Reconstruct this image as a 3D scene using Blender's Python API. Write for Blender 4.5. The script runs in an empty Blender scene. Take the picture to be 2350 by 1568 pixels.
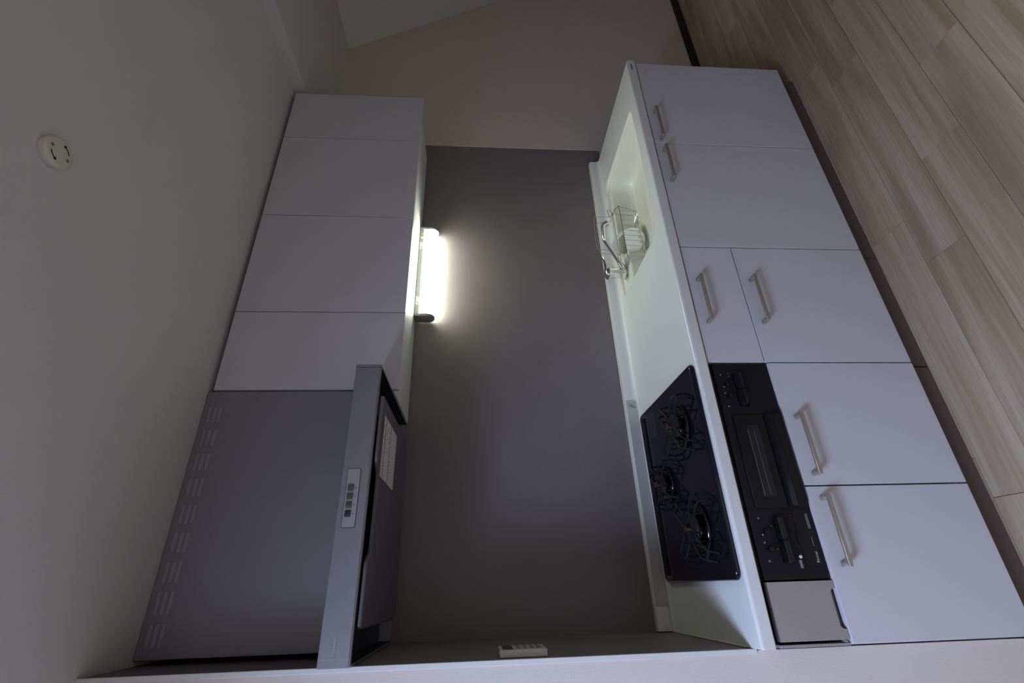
import bpy, bmesh, math, random
from mathutils import Matrix, Vector

random.seed(7)
S = bpy.context.scene
COL = S.collection

# ------------------------------------------------------------------ camera
cam_d = bpy.data.cameras.new('camera')
cam = bpy.data.objects.new('camera', cam_d)
COL.objects.link(cam)
R0 = (-0.03015508536551495, -0.0643439765439999, -0.9974720146505252)   # image right
R1 = (-0.8868986058480566, 0.4619543896068218, -0.002987027118936397)   # image down
R2 = (0.46097877367545104, 0.88456655747057, -0.07099685669606252)      # forward
cam.matrix_world = Matrix((
    (R0[0], -R1[0], -R2[0], 0.1482),
    (R0[1], -R1[1], -R2[1], -1.8723),
    (R0[2], -R1[2], -R2[2], 1.4661),
    (0, 0, 0, 1)))
cam_d.sensor_width = 36.0
cam_d.lens = 1091.2277 / 2350 * 36.0
cam_d.clip_start = 0.02
S.camera = cam

# ------------------------------------------------------------------ light
W = bpy.data.worlds.new('world')
S.world = W
W.use_nodes = True
bg = W.node_tree.nodes['Background']
bg.inputs[0].default_value = (0.62, 0.74, 1.0, 1)
bg.inputs[1].default_value = 0.35

def area(name, loc, rot, sx, sy, energy, color):
    d = bpy.data.lights.new(name, 'AREA')
    d.shape = 'RECTANGLE'
    d.size, d.size_y = sx, sy
    d.energy = energy
    d.color = color
    o = bpy.data.objects.new(name, d)
    o.location = loc
    o.rotation_euler = rot
    COL.objects.link(o)
    return o
# overcast daylight falling through the roof light in the ceiling, left of the camera
SKX0, SKX1, SKY0, SKY1 = -1.32, -0.58, -2.15, -1.40
area('daylight', ((SKX0 + SKX1) / 2, (SKY0 + SKY1) / 2, 2.52), (0, 0, 0), SKX1 - SKX0 - .02, SKY1 - SKY0 - .02, 87.0, (0.52, 0.655, 1.0))
# weak warm fill lamp from the front, added behind an invented, unseen glass door
area('front_fill', (0.1, -3.47, 1.02), (math.radians(90), 0, 0), 1.5, 1.9, 4.5, (1.0, 0.94, 0.84))
S.cycles.max_bounces = 5
S.cycles.diffuse_bounces = 4
S.cycles.glossy_bounces = 3
S.cycles.transmission_bounces = 3
S.cycles.caustics_reflective = False
S.cycles.caustics_refractive = False
S.cycles.adaptive_threshold = 0.03
S.cycles.use_light_tree = False

S.view_settings.view_transform = 'Standard'
S.view_settings.look = 'None'
S.view_settings.gamma = 1.0
S.view_settings.exposure = 0.0
S.view_settings.use_curve_mapping = False

# ------------------------------------------------------------------ materials
def mat(name, color, rough=0.5, metal=0.0, spec=0.5, emit=None, estr=0.0, coat=0.0):
    m = bpy.data.materials.new(name)
    m.use_nodes = True
    p = m.node_tree.nodes['Principled BSDF']
    p.inputs['Base Color'].default_value = (*color, 1)
    p.inputs['Roughness'].default_value = rough
    p.inputs['Metallic'].default_value = metal
    p.inputs['Specular IOR Level'].default_value = spec
    p.inputs['Coat Weight'].default_value = coat
    if emit:
        p.inputs['Emission Color'].default_value = (*emit, 1)
        p.inputs['Emission Strength'].default_value = estr
    return m

def nodes(m):
    nt = m.node_tree
    return nt, nt.nodes['Principled BSDF']

def add(nt, kind, **kw):
    n = nt.nodes.new(kind)
    for k, v in kw.items():
        setattr(n, k, v)
    return n

def mottle(m, c1, c2, scale, detail=6, contrast=(0.35, 0.65), coord='Object', stretch=None, bump=0.0, bscale=None):
    nt, p = nodes(m)
    tc = add(nt, 'ShaderNodeTexCoord')
    src = tc.outputs[coord]
    if stretch:
        mp = add(nt, 'ShaderNodeMapping')
        mp.inputs['Scale'].default_value = stretch
        nt.links.new(src, mp.inputs[0])
        src = mp.outputs[0]
    n = add(nt, 'ShaderNodeTexNoise')
    n.inputs['Scale'].default_value = scale
    n.inputs['Detail'].default_value = detail
    nt.links.new(src, n.inputs['Vector'])
    r = add(nt, 'ShaderNodeValToRGB')
    r.color_ramp.elements[0].position = contrast[0]
    r.color_ramp.elements[1].position = contrast[1]
    r.color_ramp.elements[0].color = (*c1, 1)
    r.color_ramp.elements[1].color = (*c2, 1)
    nt.links.new(n.outputs[0], r.inputs[0])
    nt.links.new(r.outputs[0], p.inputs['Base Color'])
    if bump:
        n2 = add(nt, 'ShaderNodeTexNoise')
        n2.inputs['Scale'].default_value = bscale or scale * 4
        nt.links.new(src, n2.inputs['Vector'])
        b = add(nt, 'ShaderNodeBump')
        b.inputs['Strength'].default_value = bump
        b.inputs['Distance'].default_value = 0.002
        nt.links.new(n2.outputs[0], b.inputs['Height'])
        nt.links.new(b.outputs[0], p.inputs['Normal'])
    return m

def wallpaper(name, color):
    """woven vinyl paper: two crossed stretched noises as fine relief"""
    m = mat(name, color, 0.85, spec=0.25)
    nt, p = nodes(m)
    tc = add(nt, 'ShaderNodeTexCoord')
    hs = []
    for st in ((900, 900, 60), (60, 60, 900)):
        mp = add(nt, 'ShaderNodeMapping')
        mp.inputs['Scale'].default_value = st
        nt.links.new(tc.outputs['Object'], mp.inputs[0])
        n = add(nt, 'ShaderNodeTexNoise')
        n.inputs['Scale'].default_value = 1.0
        n.inputs['Detail'].default_value = 2
        nt.links.new(mp.outputs[0], n.inputs['Vector'])
        hs.append(n.outputs[0])
    a = add(nt, 'ShaderNodeMath', operation='ADD')
    nt.links.new(hs[0], a.inputs[0])
    nt.links.new(hs[1], a.inputs[1])
    b = add(nt, 'ShaderNodeBump')
    b.inputs['Strength'].default_value = 0.35
    b.inputs['Distance'].default_value = 0.0008
    nt.links.new(a.outputs[0], b.inputs['Height'])
    nt.links.new(b.outputs[0], p.inputs['Normal'])
    return m

M = {}
M['paper'] = wallpaper('wall_paper', (0.72, 0.645, 0.595))
M['ceiling'] = wallpaper('ceiling_paper', (0.72, 0.70, 0.69))
M['baseboard'] = mat('dark_baseboard', (0.018, 0.009, 0.010), 0.5)
M['white_trim'] = mat('white_trim', (0.72, 0.73, 0.70), 0.45)
M['door'] = mat('white_door', (0.655, 0.645, 0.685), 0.38, spec=0.4)
M['carcass'] = mat('white_carcass', (0.70, 0.70, 0.68), 0.45)
M['door_edge'] = mat('pale_edge', (0.74, 0.74, 0.72), 0.4)
M['kick'] = mat('taupe_kick', (0.13, 0.095, 0.085), 0.5)
M['gap'] = mat('gap_shade', (0.02, 0.018, 0.02), 0.7)  # near-black, the shade inside narrow gaps put into the colour
M['metal'] = mat('champagne_metal', (0.50, 0.465, 0.39), 0.52, 0.85)
M['chrome'] = mat('chrome', (0.82, 0.82, 0.83), 0.07, 1.0)
M['wire'] = mat('steel_wire', (0.60, 0.59, 0.56), 0.2, 1.0)
M['resin'] = mottle(mat('white_resin', (0.8, 0.8, 0.78), 0.28, spec=0.45), (0.74, 0.75, 0.73), (0.80, 0.81, 0.79), 700, 2)
M['basin'] = mat('basin_resin', (0.83, 0.83, 0.72), 0.22, spec=0.45)
M['seal'] = mat('sealant', (0.70, 0.69, 0.62), 0.5)
M['bar'] = mat('grey_bar', (0.56, 0.55, 0.53), 0.4, 0.15)
M['glass_top'] = mat('black_glass', (0.007, 0.006, 0.013), 0.09, spec=0.42)
M['black'] = mat('black_plastic', (0.006, 0.0055, 0.007), 0.38, spec=0.35)
M['black_matt'] = mat('black_matt', (0.0065, 0.0055, 0.0085), 0.55, spec=0.3)
M['black_gloss'] = mat('black_gloss', (0.005, 0.005, 0.007), 0.12, spec=0.35)
M['window'] = mat('grill_window', (0.014, 0.013, 0.016), 0.12)
M['iron'] = mat('cast_iron', (0.008, 0.007, 0.009), 0.62, spec=0.3)
M['burner'] = mat('burner_steel', (0.13, 0.12, 0.125), 0.16, 1.0)
M['copper'] = mat('copper', (0.33, 0.215, 0.14), 0.35, 1.0)
M['print'] = mat('white_print', (0.55, 0.55, 0.56), 0.6)
M['print_dark'] = mat('dark_print', (0.03, 0.03, 0.035), 0.6)
M['print_grey'] = mat('grey_print', (0.22, 0.22, 0.24), 0.6)
M['red'] = mat('red_mark', (0.10, 0.008, 0.010), 0.35)
M['hood'] = mat('hood_paint', (0.285, 0.28, 0.315), 0.36, 0.35)
M['hood_slot'] = mat('hood_louvre', (0.40, 0.39, 0.44), 0.36, 0.35)
M['baffle'] = mat('baffle_shaded', (0.15, 0.145, 0.17), 0.36, 0.3)  # hood paint darkened, weak light under the hood put into the colour
M['hood_dark'] = mat('hood_inside', (0.022, 0.020, 0.030), 0.5)
M['hood_panel'] = mat('hood_panel', (0.40, 0.39, 0.42), 0.4, 0.3)
M['button'] = mat('button', (0.085, 0.078, 0.072), 0.45)
M['button_dark'] = mat('button_dark', (0.02, 0.022, 0.035), 0.4)
M['silver'] = mottle(mat('silver_front', (0.3, 0.3, 0.3), 0.38, 0.55), (0.40, 0.38, 0.39), (0.47, 0.45, 0.46), 900, 2)
M['lamp_body'] = mat('lamp_body', (0.27, 0.295, 0.265), 0.5)
M['lamp_cap'] = mat('lamp_cap', (0.22, 0.22, 0.20), 0.45)
M['diffuser'] = mat('lit_diffuser', (0.9, 0.9, 0.88), 0.4, emit=(0.93, 1.0, 0.83), estr=36.0)
M['amber'] = mat('amber_switch', (0.50, 0.30, 0.05), 0.4)
M['cream'] = mat('cream_switch', (0.80, 0.78, 0.62), 0.4)
M['plastic'] = mat('white_plastic', (0.72, 0.70, 0.68), 0.35)
M['cover'] = mat('cover_plastic', (0.86, 0.86, 0.83), 0.35)
M['plastic_warm'] = mat('ivory_plastic', (0.70, 0.68, 0.60), 0.3)
M['screen'] = mat('dark_screen', (0.012, 0.010, 0.014), 0.15)
M['keypad'] = mat('grey_keypad', (0.42, 0.42, 0.41), 0.45)
M['glass'] = mat('window_glass', (0.9, 0.95, 1.0), 0.02)
M['glass'].node_tree.nodes['Principled BSDF'].inputs['Transmission Weight'].default_value = 1.0

# stone-look kitchen panel: fine grey-brown mottling at three scales
def stone():
    m = mat('stone_panel', (0.2, 0.19, 0.2), 0.42, spec=0.4)
    nt, p = nodes(m)
    tc = add(nt, 'ShaderNodeTexCoord')
    mix = None
    for sc, det, lo, hi, c1, c2 in ((3.5, 6, 0.3, 0.7, (0.186, 0.160, 0.165), (0.228, 0.198, 0.201)),
                                    (330, 5, 0.32, 0.68, (0.148, 0.127, 0.131), (0.266, 0.232, 0.234))):
        n = add(nt, 'ShaderNodeTexNoise')
        n.inputs['Scale'].default_value = sc
        n.inputs['Detail'].default_value = det
        n.inputs['Roughness'].default_value = 0.65
        nt.links.new(tc.outputs['Object'], n.inputs['Vector'])
        r = add(nt, 'ShaderNodeValToRGB')
        r.color_ramp.elements[0].position = lo
        r.color_ramp.elements[1].position = hi
        r.color_ramp.elements[0].color = (*c1, 1)
        r.color_ramp.elements[1].color = (*c2, 1)
        nt.links.new(n.outputs[0], r.inputs[0])
        if mix is None:
            mix = r.outputs[0]
        else:
            x = add(nt, 'ShaderNodeMix', data_type='RGBA')
            x.inputs[0].default_value = 0.5
            nt.links.new(mix, x.inputs[6])
            nt.links.new(r.outputs[0], x.inputs[7])
            mix = x.outputs[2]
    nt.links.new(mix, p.inputs['Base Color'])
    return m
M['stone'] = stone()

def wood():
    m = mat('oak_plank', (0.4, 0.33, 0.27), 0.5, spec=0.35)
    nt, p = nodes(m)
    tc = add(nt, 'ShaderNodeTexCoord')
    oi = add(nt, 'ShaderNodeObjectInfo')
    off = add(nt, 'ShaderNodeVectorMath', operation='SCALE')
    cmb = add(nt, 'ShaderNodeCombineXYZ')
    for i in range(3):
        nt.links.new(oi.outputs['Random'], cmb.inputs[i])
    nt.links.new(cmb.outputs[0], off.inputs[0])
    off.inputs['Scale'].default_value = 37.0
    va = add(nt, 'ShaderNodeVectorMath', operation='ADD')
    nt.links.new(tc.outputs['Object'], va.inputs[0])
    nt.links.new(off.outputs[0], va.inputs[1])
    def layer(stretch, scale, det, dist):
        mp = add(nt, 'ShaderNodeMapping')
        mp.inputs['Scale'].default_value = stretch
        nt.links.new(va.outputs[0], mp.inputs[0])
        n = add(nt, 'ShaderNodeTexNoise')
        n.inputs['Scale'].default_value = scale
        n.inputs['Detail'].default_value = det
        n.inputs['Distortion'].default_value = dist
        nt.links.new(mp.outputs[0], n.inputs['Vector'])
        return n.outputs[0]
    def ramp(f, lo, hi, c1, c2):
        r = add(nt, 'ShaderNodeValToRGB')
        r.color_ramp.elements[0].position = lo
        r.color_ramp.elements[1].position = hi
        r.color_ramp.elements[0].color = (*c1, 1)
        r.color_ramp.elements[1].color = (*c2, 1)
        nt.links.new(f, r.inputs[0])
        return r.outputs[0]
    broad = ramp(layer((0.9, 11, 1), 1.0, 4, 0.8), 0.35, 0.66, (0.375, 0.277, 0.175), (0.550, 0.455, 0.330))
    fine = ramp(layer((3.0, 120, 1), 1.0, 5, 0.3), 0.3, 0.7, (0.84, 0.82, 0.80), (1.04, 1.03, 1.03))
    knots = ramp(layer((2.2, 9, 1), 2.0, 2, 1.2), 0.70, 0.80, (1, 1, 1), (0.72, 0.66, 0.60))
    tint = ramp(oi.outputs['Random'], 0.0, 1.0, (0.95, 0.94, 0.93), (1.04, 1.03, 1.02))
    out = broad
    for f in (fine, knots, tint):
        x = add(nt, 'ShaderNodeMix', data_type='RGBA', blend_type='MULTIPLY')
        x.inputs[0].default_value = 1.0
        nt.links.new(out, x.inputs[6])
        nt.links.new(f, x.inputs[7])
        out = x.outputs[2]
    nt.links.new(out, p.inputs['Base Color'])
    return m
M['wood'] = wood()

def smallprint(name, base, ink, sx, sy):
    """lines of print too small to read: broken dark dashes"""
    m = mat(name, base, 0.55)
    nt, p = nodes(m)
    tc = add(nt, 'ShaderNodeTexCoord')
    mp = add(nt, 'ShaderNodeMapping')
    mp.inputs['Scale'].default_value = (sx, sy, 1)
    nt.links.new(tc.outputs['Generated'], mp.inputs[0])
    n = add(nt, 'ShaderNodeTexNoise')
    n.inputs['Scale'].default_value = 1.0
    n.inputs['Detail'].default_value = 3
    nt.links.new(mp.outputs[0], n.inputs['Vector'])
    r = add(nt, 'ShaderNodeValToRGB')
    r.color_ramp.elements[0].position = 0.54
    r.color_ramp.elements[1].position = 0.60
    r.color_ramp.elements[0].color = (*base, 1)
    r.color_ramp.elements[1].color = (*ink, 1)
    nt.links.new(n.outputs[0], r.inputs[0])
    nt.links.new(r.outputs[0], p.inputs['Base Color'])
    return m
M['notice'] = smallprint('notice_paper', (0.80, 0.79, 0.77), (0.16, 0.16, 0.17), 75, 24)
M['sticker'] = smallprint('clear_sticker', (0.60, 0.64, 0.61), (0.30, 0.33, 0.33), 9, 5)
M['caution'] = smallprint('hob_print', (0.008, 0.007, 0.013), (0.035, 0.035, 0.042), 8, 26)
M['scribble'] = smallprint('scribble', (0.50, 0.50, 0.48), (0.10, 0.13, 0.13), 6, 5)

# ------------------------------------------------------------------ mesh helpers
def bx(bm, x0, x1, y0, y1, z0, z1):
    v = [bm.verts.new(c) for c in ((x0, y0, z0), (x1, y0, z0), (x1, y1, z0), (x0, y1, z0),
                                   (x0, y0, z1), (x1, y0, z1), (x1, y1, z1), (x0, y1, z1))]
    for f in ((3, 2, 1, 0), (4, 5, 6, 7), (0, 1, 5, 4), (1, 2, 6, 5), (2, 3, 7, 6), (3, 0, 4, 7)):
        bm.faces.new([v[i] for i in f])
    return v

def box(x0, x1, y0, y1, z0, z1, bev=0.0, seg=2):
    bm = bmesh.new()
    bx(bm, min(x0, x1), max(x0, x1), min(y0, y1), max(y0, y1), min(z0, z1), max(z0, z1))
    if bev:
        bmesh.ops.bevel(bm, geom=bm.edges[:], offset=bev, segments=seg, profile=0.5, affect='EDGES')
    return bm

def prism(bm, pts, axis, a0, a1):
    """polygon pts (2-D, the two axes left over in xyz order) extruded along axis"""
    def P(u, v, a):
        return {'x': (a, u, v), 'y': (u, a, v), 'z': (u, v, a)}[axis]
    lo = [bm.verts.new(P(u, v, a0)) for u, v in pts]
    hi = [bm.verts.new(P(u, v, a1)) for u, v in pts]
    n = len(pts)
    for i in range(n):
        bm.faces.new((lo[i], lo[(i + 1) % n], hi[(i + 1) % n], hi[i]))
    bm.faces.new(lo[::-1])
    bm.faces.new(hi)
    return bm

def rrect(x0, x1, y0, y1, r, n=6):
    """rounded rectangle; r one radius or four (x0y0, x1y0, x1y1, x0y1)"""
    rs = r if isinstance(r, (tuple, list)) else (r,) * 4
    out = []
    for (cx, cy, sx, sy, a0, q) in ((x0, y0, 1, 1, 180, rs[0]), (x1, y0, -1, 1, 270, rs[1]),
                                    (x1, y1, -1, -1, 0, rs[2]), (x0, y1, 1, -1, 90, rs[3])):
        for i in range(n + 1):
            a = math.radians(a0 + 90 * i / n)
            out.append((cx + sx * q + q * math.cos(a), cy + sy * q + q * math.sin(a)))
    return out

def tube(bm, pts, r, n=8, closed=False, radii=None):
    pts = [Vector(p) for p in pts]
    m = len(pts)
    rings = []
    prev = None
    for i, p in enumerate(pts):
        a = pts[(i - 1) % m] if (closed or i > 0) else p
        b = pts[(i + 1) % m] if (closed or i < m - 1) else p
        t = (b - a).normalized()
        if prev is None:
            u = t.orthogonal().normalized()
        else:
            u = (prev - t * prev.dot(t)).normalized()
        prev = u
        w = t.cross(u)
        q = radii[i] if radii else r
        rings.append([bm.verts.new(p + (u * math.cos(2 * math.pi * k / n) + w * math.sin(2 * math.pi * k / n)) * q) for k in range(n)])
    for i in range(m if closed else m - 1):
        A, B = rings[i], rings[(i + 1) % m]
        for k in range(n):
            bm.faces.new((A[k], A[(k + 1) % n], B[(k + 1) % n], B[k]))
    if not closed:
        bm.faces.new(rings[0][::-1])
        bm.faces.new(rings[-1])
    return bm

def fillet(pts, r, n=4):
    """round the inner corners of a polyline"""
    pts = [Vector(p) for p in pts]
    out = [pts[0]]
    for i in range(1, len(pts) - 1):
        p = pts[i]
        d0 = (pts[i - 1] - p)
        d1 = (pts[i + 1] - p)
        q = min(r, d0.length * 0.45, d1.length * 0.45)
        a, b = p + d0.normalized() * q, p + d1.normalized() * q
        for k in range(n + 1):
            t = k / n
            out.append(a * (1 - t) ** 2 + p * 2 * t * (1 - t) + b * t ** 2)
    out.append(pts[-1])
    return out

def lathe(bm, prof, c, axis='z', n=32, flip=False):
    """prof: (radius, height) pairs, about axis through c"""
    rings = []
    for r, h in prof:
        ring = []
        for k in range(n):
            a = 2 * math.pi * k / n
            d = (r * math.cos(a), r * math.sin(a))
            o = {'z': (d[0], d[1], h), 'y': (d[0], h, d[1]), 'x': (h, d[0], d[1])}[axis]
            ring.append(bm.verts.new((c[0] + o[0], c[1] + o[1], c[2] + o[2])))
        rings.append(ring)
    for A, B in zip(rings, rings[1:]):
        for k in range(n):
            bm.faces.new((A[k], A[(k + 1) % n], B[(k + 1) % n], B[k]))
    bm.faces.new(rings[0][::-1])
    bm.faces.new(rings[-1])
    return bm

def loft(bm, loops, cap0=False, cap1=False):
    vs = [[bm.verts.new(p) for p in L] for L in loops]
    n = len(vs[0])
    for A, B in zip(vs, vs[1:]):
        for k in range(n):
            bm.faces.new((A[k], A[(k + 1) % n], B[(k + 1) % n], B[k]))
    if cap0:
        bm.faces.new(vs[0][::-1])
    if cap1:
        bm.faces.new(vs[-1])
    return vs

def ring_fill(bm, outer, inner):
    """flat face between two closed vert loops"""
    es = []
    for L in (outer, inner):
        for i in range(len(L)):
            a, b = L[i], L[(i + 1) % len(L)]
            es.append(bm.edges.get((a, b)) or bm.edges.new((a, b)))
    bmesh.ops.triangle_fill(bm, edges=es, use_beauty=True)

def mesh_of(name, bm, m, smooth=True, angle=35):
    bmesh.ops.recalc_face_normals(bm, faces=bm.faces[:])
    me = bpy.data.meshes.new(name)
    bm.to_mesh(me)
    bm.free()
    me.materials.append(m)
    if smooth:
        me.set_sharp_from_angle(angle=math.radians(angle))
        me.polygons.foreach_set('use_smooth', [p.area < 3e-4 or max(abs(c) for c in p.normal) < 0.99995 for p in me.polygons])
    return me

def link(name, me, parent=None):
    o = bpy.data.objects.new(name, me)
    COL.objects.link(o)
    if parent is not None:
        o.parent = parent
        o.matrix_parent_inverse = parent.get('_inv_m', None) and Matrix() or Matrix()
        if parent.type == 'EMPTY':
            o.matrix_parent_inverse = Matrix.Translation(-parent.location)
    return o

def part(name, bm, m, parent=None, label=None, smooth=True, angle=35):
    o = link(name, mesh_of(name, bm, m, smooth, angle), parent)
    if label:
        o['label'] = label
    return o

def tag(o, label, cat=None, group=None, kind=None):
    o['label'] = label
    if cat:
        o['category'] = cat
    if group:
        o['group'] = group
    if kind:
        o['kind'] = kind
    return o

def thing(name, loc, label, cat, group=None):
    o = bpy.data.objects.new(name, None)
    o.empty_display_size = 0.05
    o.location = loc
    COL.objects.link(o)
    return tag(o, label, cat, group)

def struct(name, bm, m, label, smooth=False):
    o = part(name, bm, m, smooth=smooth)
    return tag(o, label, kind='structure')

def text(name, body, size, loc, m, parent, rot=(90, 0, 0), align='LEFT', ext=0.0001):
    cu = bpy.data.curves.new(name, 'FONT')
    cu.body = body
    cu.size = size
    cu.align_x = align
    cu.extrude = ext
    cu.resolution_u = 3
    t = bpy.data.objects.new(name + '_tmp', cu)
    COL.objects.link(t)
    me = bpy.data.meshes.new_from_object(t.evaluated_get(bpy.context.evaluated_depsgraph_get()))
    bpy.data.objects.remove(t)
    bpy.data.curves.remove(cu)
    me.transform(Matrix.Translation(loc) @ Matrix.Rotation(math.radians(rot[2]), 4, 'Z') @ Matrix.Rotation(math.radians(rot[0]), 4, 'X'))
    me.materials.clear()
    me.materials.append(m)
    return link(name, me, parent)

# ================================================================== SETTING
ZC = 2.344          # ceiling
YW = -0.543         # end of the short side wall
XW0, XW1 = -3.6, 4.75
YF = -3.4           # front wall, with an opening added for the fill lamp

# --- floor: sub floor plus laid planks
PLX0, PLX1, PLY0, PLY1 = -1.0, 4.70, -2.40, 0.003
bm = bmesh.new()
bx(bm, XW0 - .1, XW1, YF - .1, 0.2, -0.12, -0.012)
bx(bm, XW0, PLX0 - .001, YF, YW, -0.012, 0.0)
bx(bm, PLX0, 4.72, YF, PLY0 - .001, -0.012, 0.0)
floor = struct('floor', bm, M['wood'], 'pale grey-brown oak plank floor in front of the kitchen')
PW, PL_, G = 0.1425, 0.90, 0.0006
def plank_mesh(L):
    b = box(G, L - G, G, PW - G, -0.0115, 0.0, 0.0008, 1)
    return mesh_of('plank', b, M['wood'], smooth=False)
full = plank_mesh(PL_)
# row joints read off the photograph: x of one joint in each row, counted from the kitchen outward
rowx = [0.337, 1.055, 1.368, 1.656, 1.25, 0.55, 1.00, 0.20, 0.75, 1.30, 0.45, 0.95]
y_rows = []
y = -0.555 - PW
ys = [(-0.555 - PW * (k + 1), rowx[k]) for k in range(12)] + [(-0.555 + PW * k, 0.45 + 0.37 * ((k * 7) % 5)) for k in range(4)]
for yr, xj in ys:
    if yr < PLY0 - 0.15 or yr + PW > 0.06:
        continue
    lim0 = PLX0 if yr + PW <= YW + .03 else 0.02
    x = xj
    while x > lim0:
        x -= PL_
    while x < PLX1:
        a, b = max(x, lim0), min(x + PL_, PLX1)
        if b - a > 0.03:
            me = full if b - a > PL_ - 1e-4 else plank_mesh(b - a)
            o = link('plank', me, floor)
            o.location = (a, yr, 0.0)
        x += PL_

# --- walls
bm = box(XW0 - .1, XW1, 0.003, 0.15, -0.1, 2.6)
wall_back = struct('wall_back', bm, M['paper'], 'off-white woven wallpaper wall behind the kitchen')
part('splash_panel', box(0.0, 2.357, 0.0, 0.003, 0.78, 1.80), M['stone'], wall_back, 'grey stone-look splashback panel', smooth=False)
part('edge_trim', box(2.357, 2.362, -0.001, 0.003, 0.78, 1.80, 0.0006, 1), M['seal'], wall_back)
bm = box(XW0, -0.003, YW, 0.003, -0.1, 2.6)
wall_left = struct('wall_left', bm, M['paper'], 'short white side wall at the stove end of the kitchen')
part('side_panel', box(-0.003, 0.0, YW + .004, 0.0, 0.78, ZC), M['stone'], wall_left, 'grey stone-look panel on the side wall', smooth=False)
part('edge_trim', box(-0.010, 0.001, YW - .003, YW + .004, 0.79, ZC, 0.0012, 2), M['white_trim'], wall_left, 'slim white panel edge trim')
struct('wall_far_left', box(XW0 - .1, XW0, YF - .1, YW, -0.1, 2.6), M['paper'], 'white wall at the far left of the room')
WX0, WX1, WZ = -0.65, 0.85, 1.98
bm = bmesh.new()
bx(bm, XW0 - .1, WX0, YF - .12, YF, -0.1, 2.6)
bx(bm, WX1, XW1, YF - .12, YF, -0.1, 2.6)
bx(bm, WX0, WX1, YF - .12, YF, WZ, 2.6)
struct('wall_front', bm, M['paper'], 'white wall opposite the kitchen with an opening added for the fill light')
bm = bmesh.new()
for a, b, c, d in ((WX0, WX0 + .04, 0, WZ), (WX1 - .04, WX1, 0, WZ), (WX0 + .04, WX1 - .04, WZ - .04, WZ), (WX0 + .04, WX1 - .04, 0, .04), (.08, .12, .04, WZ - .04)):
    bx(bm, a, b, YF - .06, YF - .02, c, d)
w2 = struct('fill_door', bm, M['white_trim'], 'invented white framed glass door, added around the front fill light')  # unseen door, added to frame the fill lamp
part('pane', box(WX0, .10, YF - .095, YF - .090, 0, WZ), M['glass'], w2, smooth=False)
part('pane', box(.10, WX1, YF - .105, YF - .100, 0, WZ), M['glass'], w2, smooth=False)
# --- ceiling
bm = bmesh.new()
bx(bm, XW0, SKX0, YF, 0.003, ZC, ZC + .2)
bx(bm, SKX1, 2.285, YF, 0.003, ZC, ZC + .2)
bx(bm, SKX0, SKX1, YF, SKY0, ZC, ZC + .2)
bx(bm, SKX0, SKX1, SKY1, 0.003, ZC, ZC + .2)
struct('ceiling', bm, M['ceiling'], 'matt white ceiling over the kitchen')
bm = bmesh.new()
for q in ((SKX0 - .03, SKX0 + .04, SKY0 - .03, SKY1 + .03), (SKX1 - .04, SKX1 + .03, SKY0 - .03, SKY1 + .03),
          (SKX0 + .04, SKX1 - .04, SKY0 - .03, SKY0 + .04), (SKX0 + .04, SKX1 - .04, SKY1 - .04, SKY1 + .03)):
    bx(bm, *q, ZC + .2005, ZC + .245)
w1 = struct('window_1', bm, M['white_trim'], 'white framed roof light in the ceiling near the stove end')
part('pane', box(SKX0 + .04, SKX1 - .04, SKY0 + .04, SKY1 - .04, ZC + .22, ZC + .226), M['glass'], w1, smooth=False)
struct('ceiling_drop', box(2.285, 3.21, YF, 0.003, 2.290, ZC + .2), M['ceiling'], 'lowered strip of ceiling to the right of the wall cabinets')
bm = bmesh.new()
prism(bm, [(3.21, 2.290), (4.74, -0.01), (4.95, -0.01), (4.95, 2.55), (3.21, 2.55)], 'y', YF, 0.003)
struct('ceiling_slope', bm, M['ceiling'], 'steep sloping ceiling under the roof beyond the sink')
# --- baseboards
tag(part('baseboard_back', box(2.30, 4.70, -0.007, 0.003, 0.0, 0.055, 0.0015, 1), M['baseboard']), 'dark brown baseboard along the wall beyond the sink cabinet', kind='structure')
tag(part('baseboard_left', box(XW0, -0.003, YW - .008, YW, 0.0, 0.06, 0.0015, 1), M['baseboard']), 'dark brown baseboard at the foot of the side wall', kind='structure')

# ================================================================== BASE CABINETS
YD, YDB = -0.582, -0.564       # door front and back
YCF = -0.555                   # carcass front
ZB, ZT = 0.087, 0.757
YK = -0.549

def handle_mesh():
    b = bmesh.new()
    L = 0.088
    bx(b, -L, L, -0.032, -0.024, -0.0055, 0.0055)
    bx(b, -L, -L + .012, -0.025, 0.0, -0.0055, 0.0055)
    bx(b, L - .012, L, -0.025, 0.0, -0.0055, 0.0055)
    bmesh.ops.bevel(b, geom=b.edges[:], offset=0.0009, segments=1, affect='EDGES')
    return mesh_of('handle', b, M['metal'])
HM = handle_mesh()

def front(name, parent, x0, x1, z0, z1, hx=None, hz=None, g=0.0022):
    d = part(name, box(x0 + g, x1 - g, YD, YDB, z0, z1, 0.0011, 2), M['door'], parent)
    if hx is not None:
        h = link('handle', HM, d)
        h.location = (hx, YD, hz)
        h['label'] = 'champagne coloured bar handle'
    return d

t = thing('base_cabinet', (1.7225, -0.3, 0), 'white two-door base cabinet under the sink', 'cabinet', 'base cabinets')
bm = bmesh.new()
bx(bm, 1.202, 1.218, YCF, -0.02, ZB, 0.758)
bx(bm, 2.228, 2.246, YCF, -0.02, ZB, 0.758)
bx(bm, 1.218, 2.228, YCF, -0.02, ZB, ZB + .018)
bx(bm, 1.218, 2.228, -0.030, -0.02, ZB + .018, 0.758)
part('carcass', bm, M['carcass'], t, smooth=False)
front('door', t, 1.725, 2.248, ZB, ZT, 1.829, 0.7275)
front('door', t, 1.2, 1.725, ZB, ZT, 1.601, 0.727)
part('toe_kick', box(1.189, 2.213, YK, YK + .018, 0.0, ZB - .002, 0.0008, 1), M['kick'], t, 'dark taupe toe kick')

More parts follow.
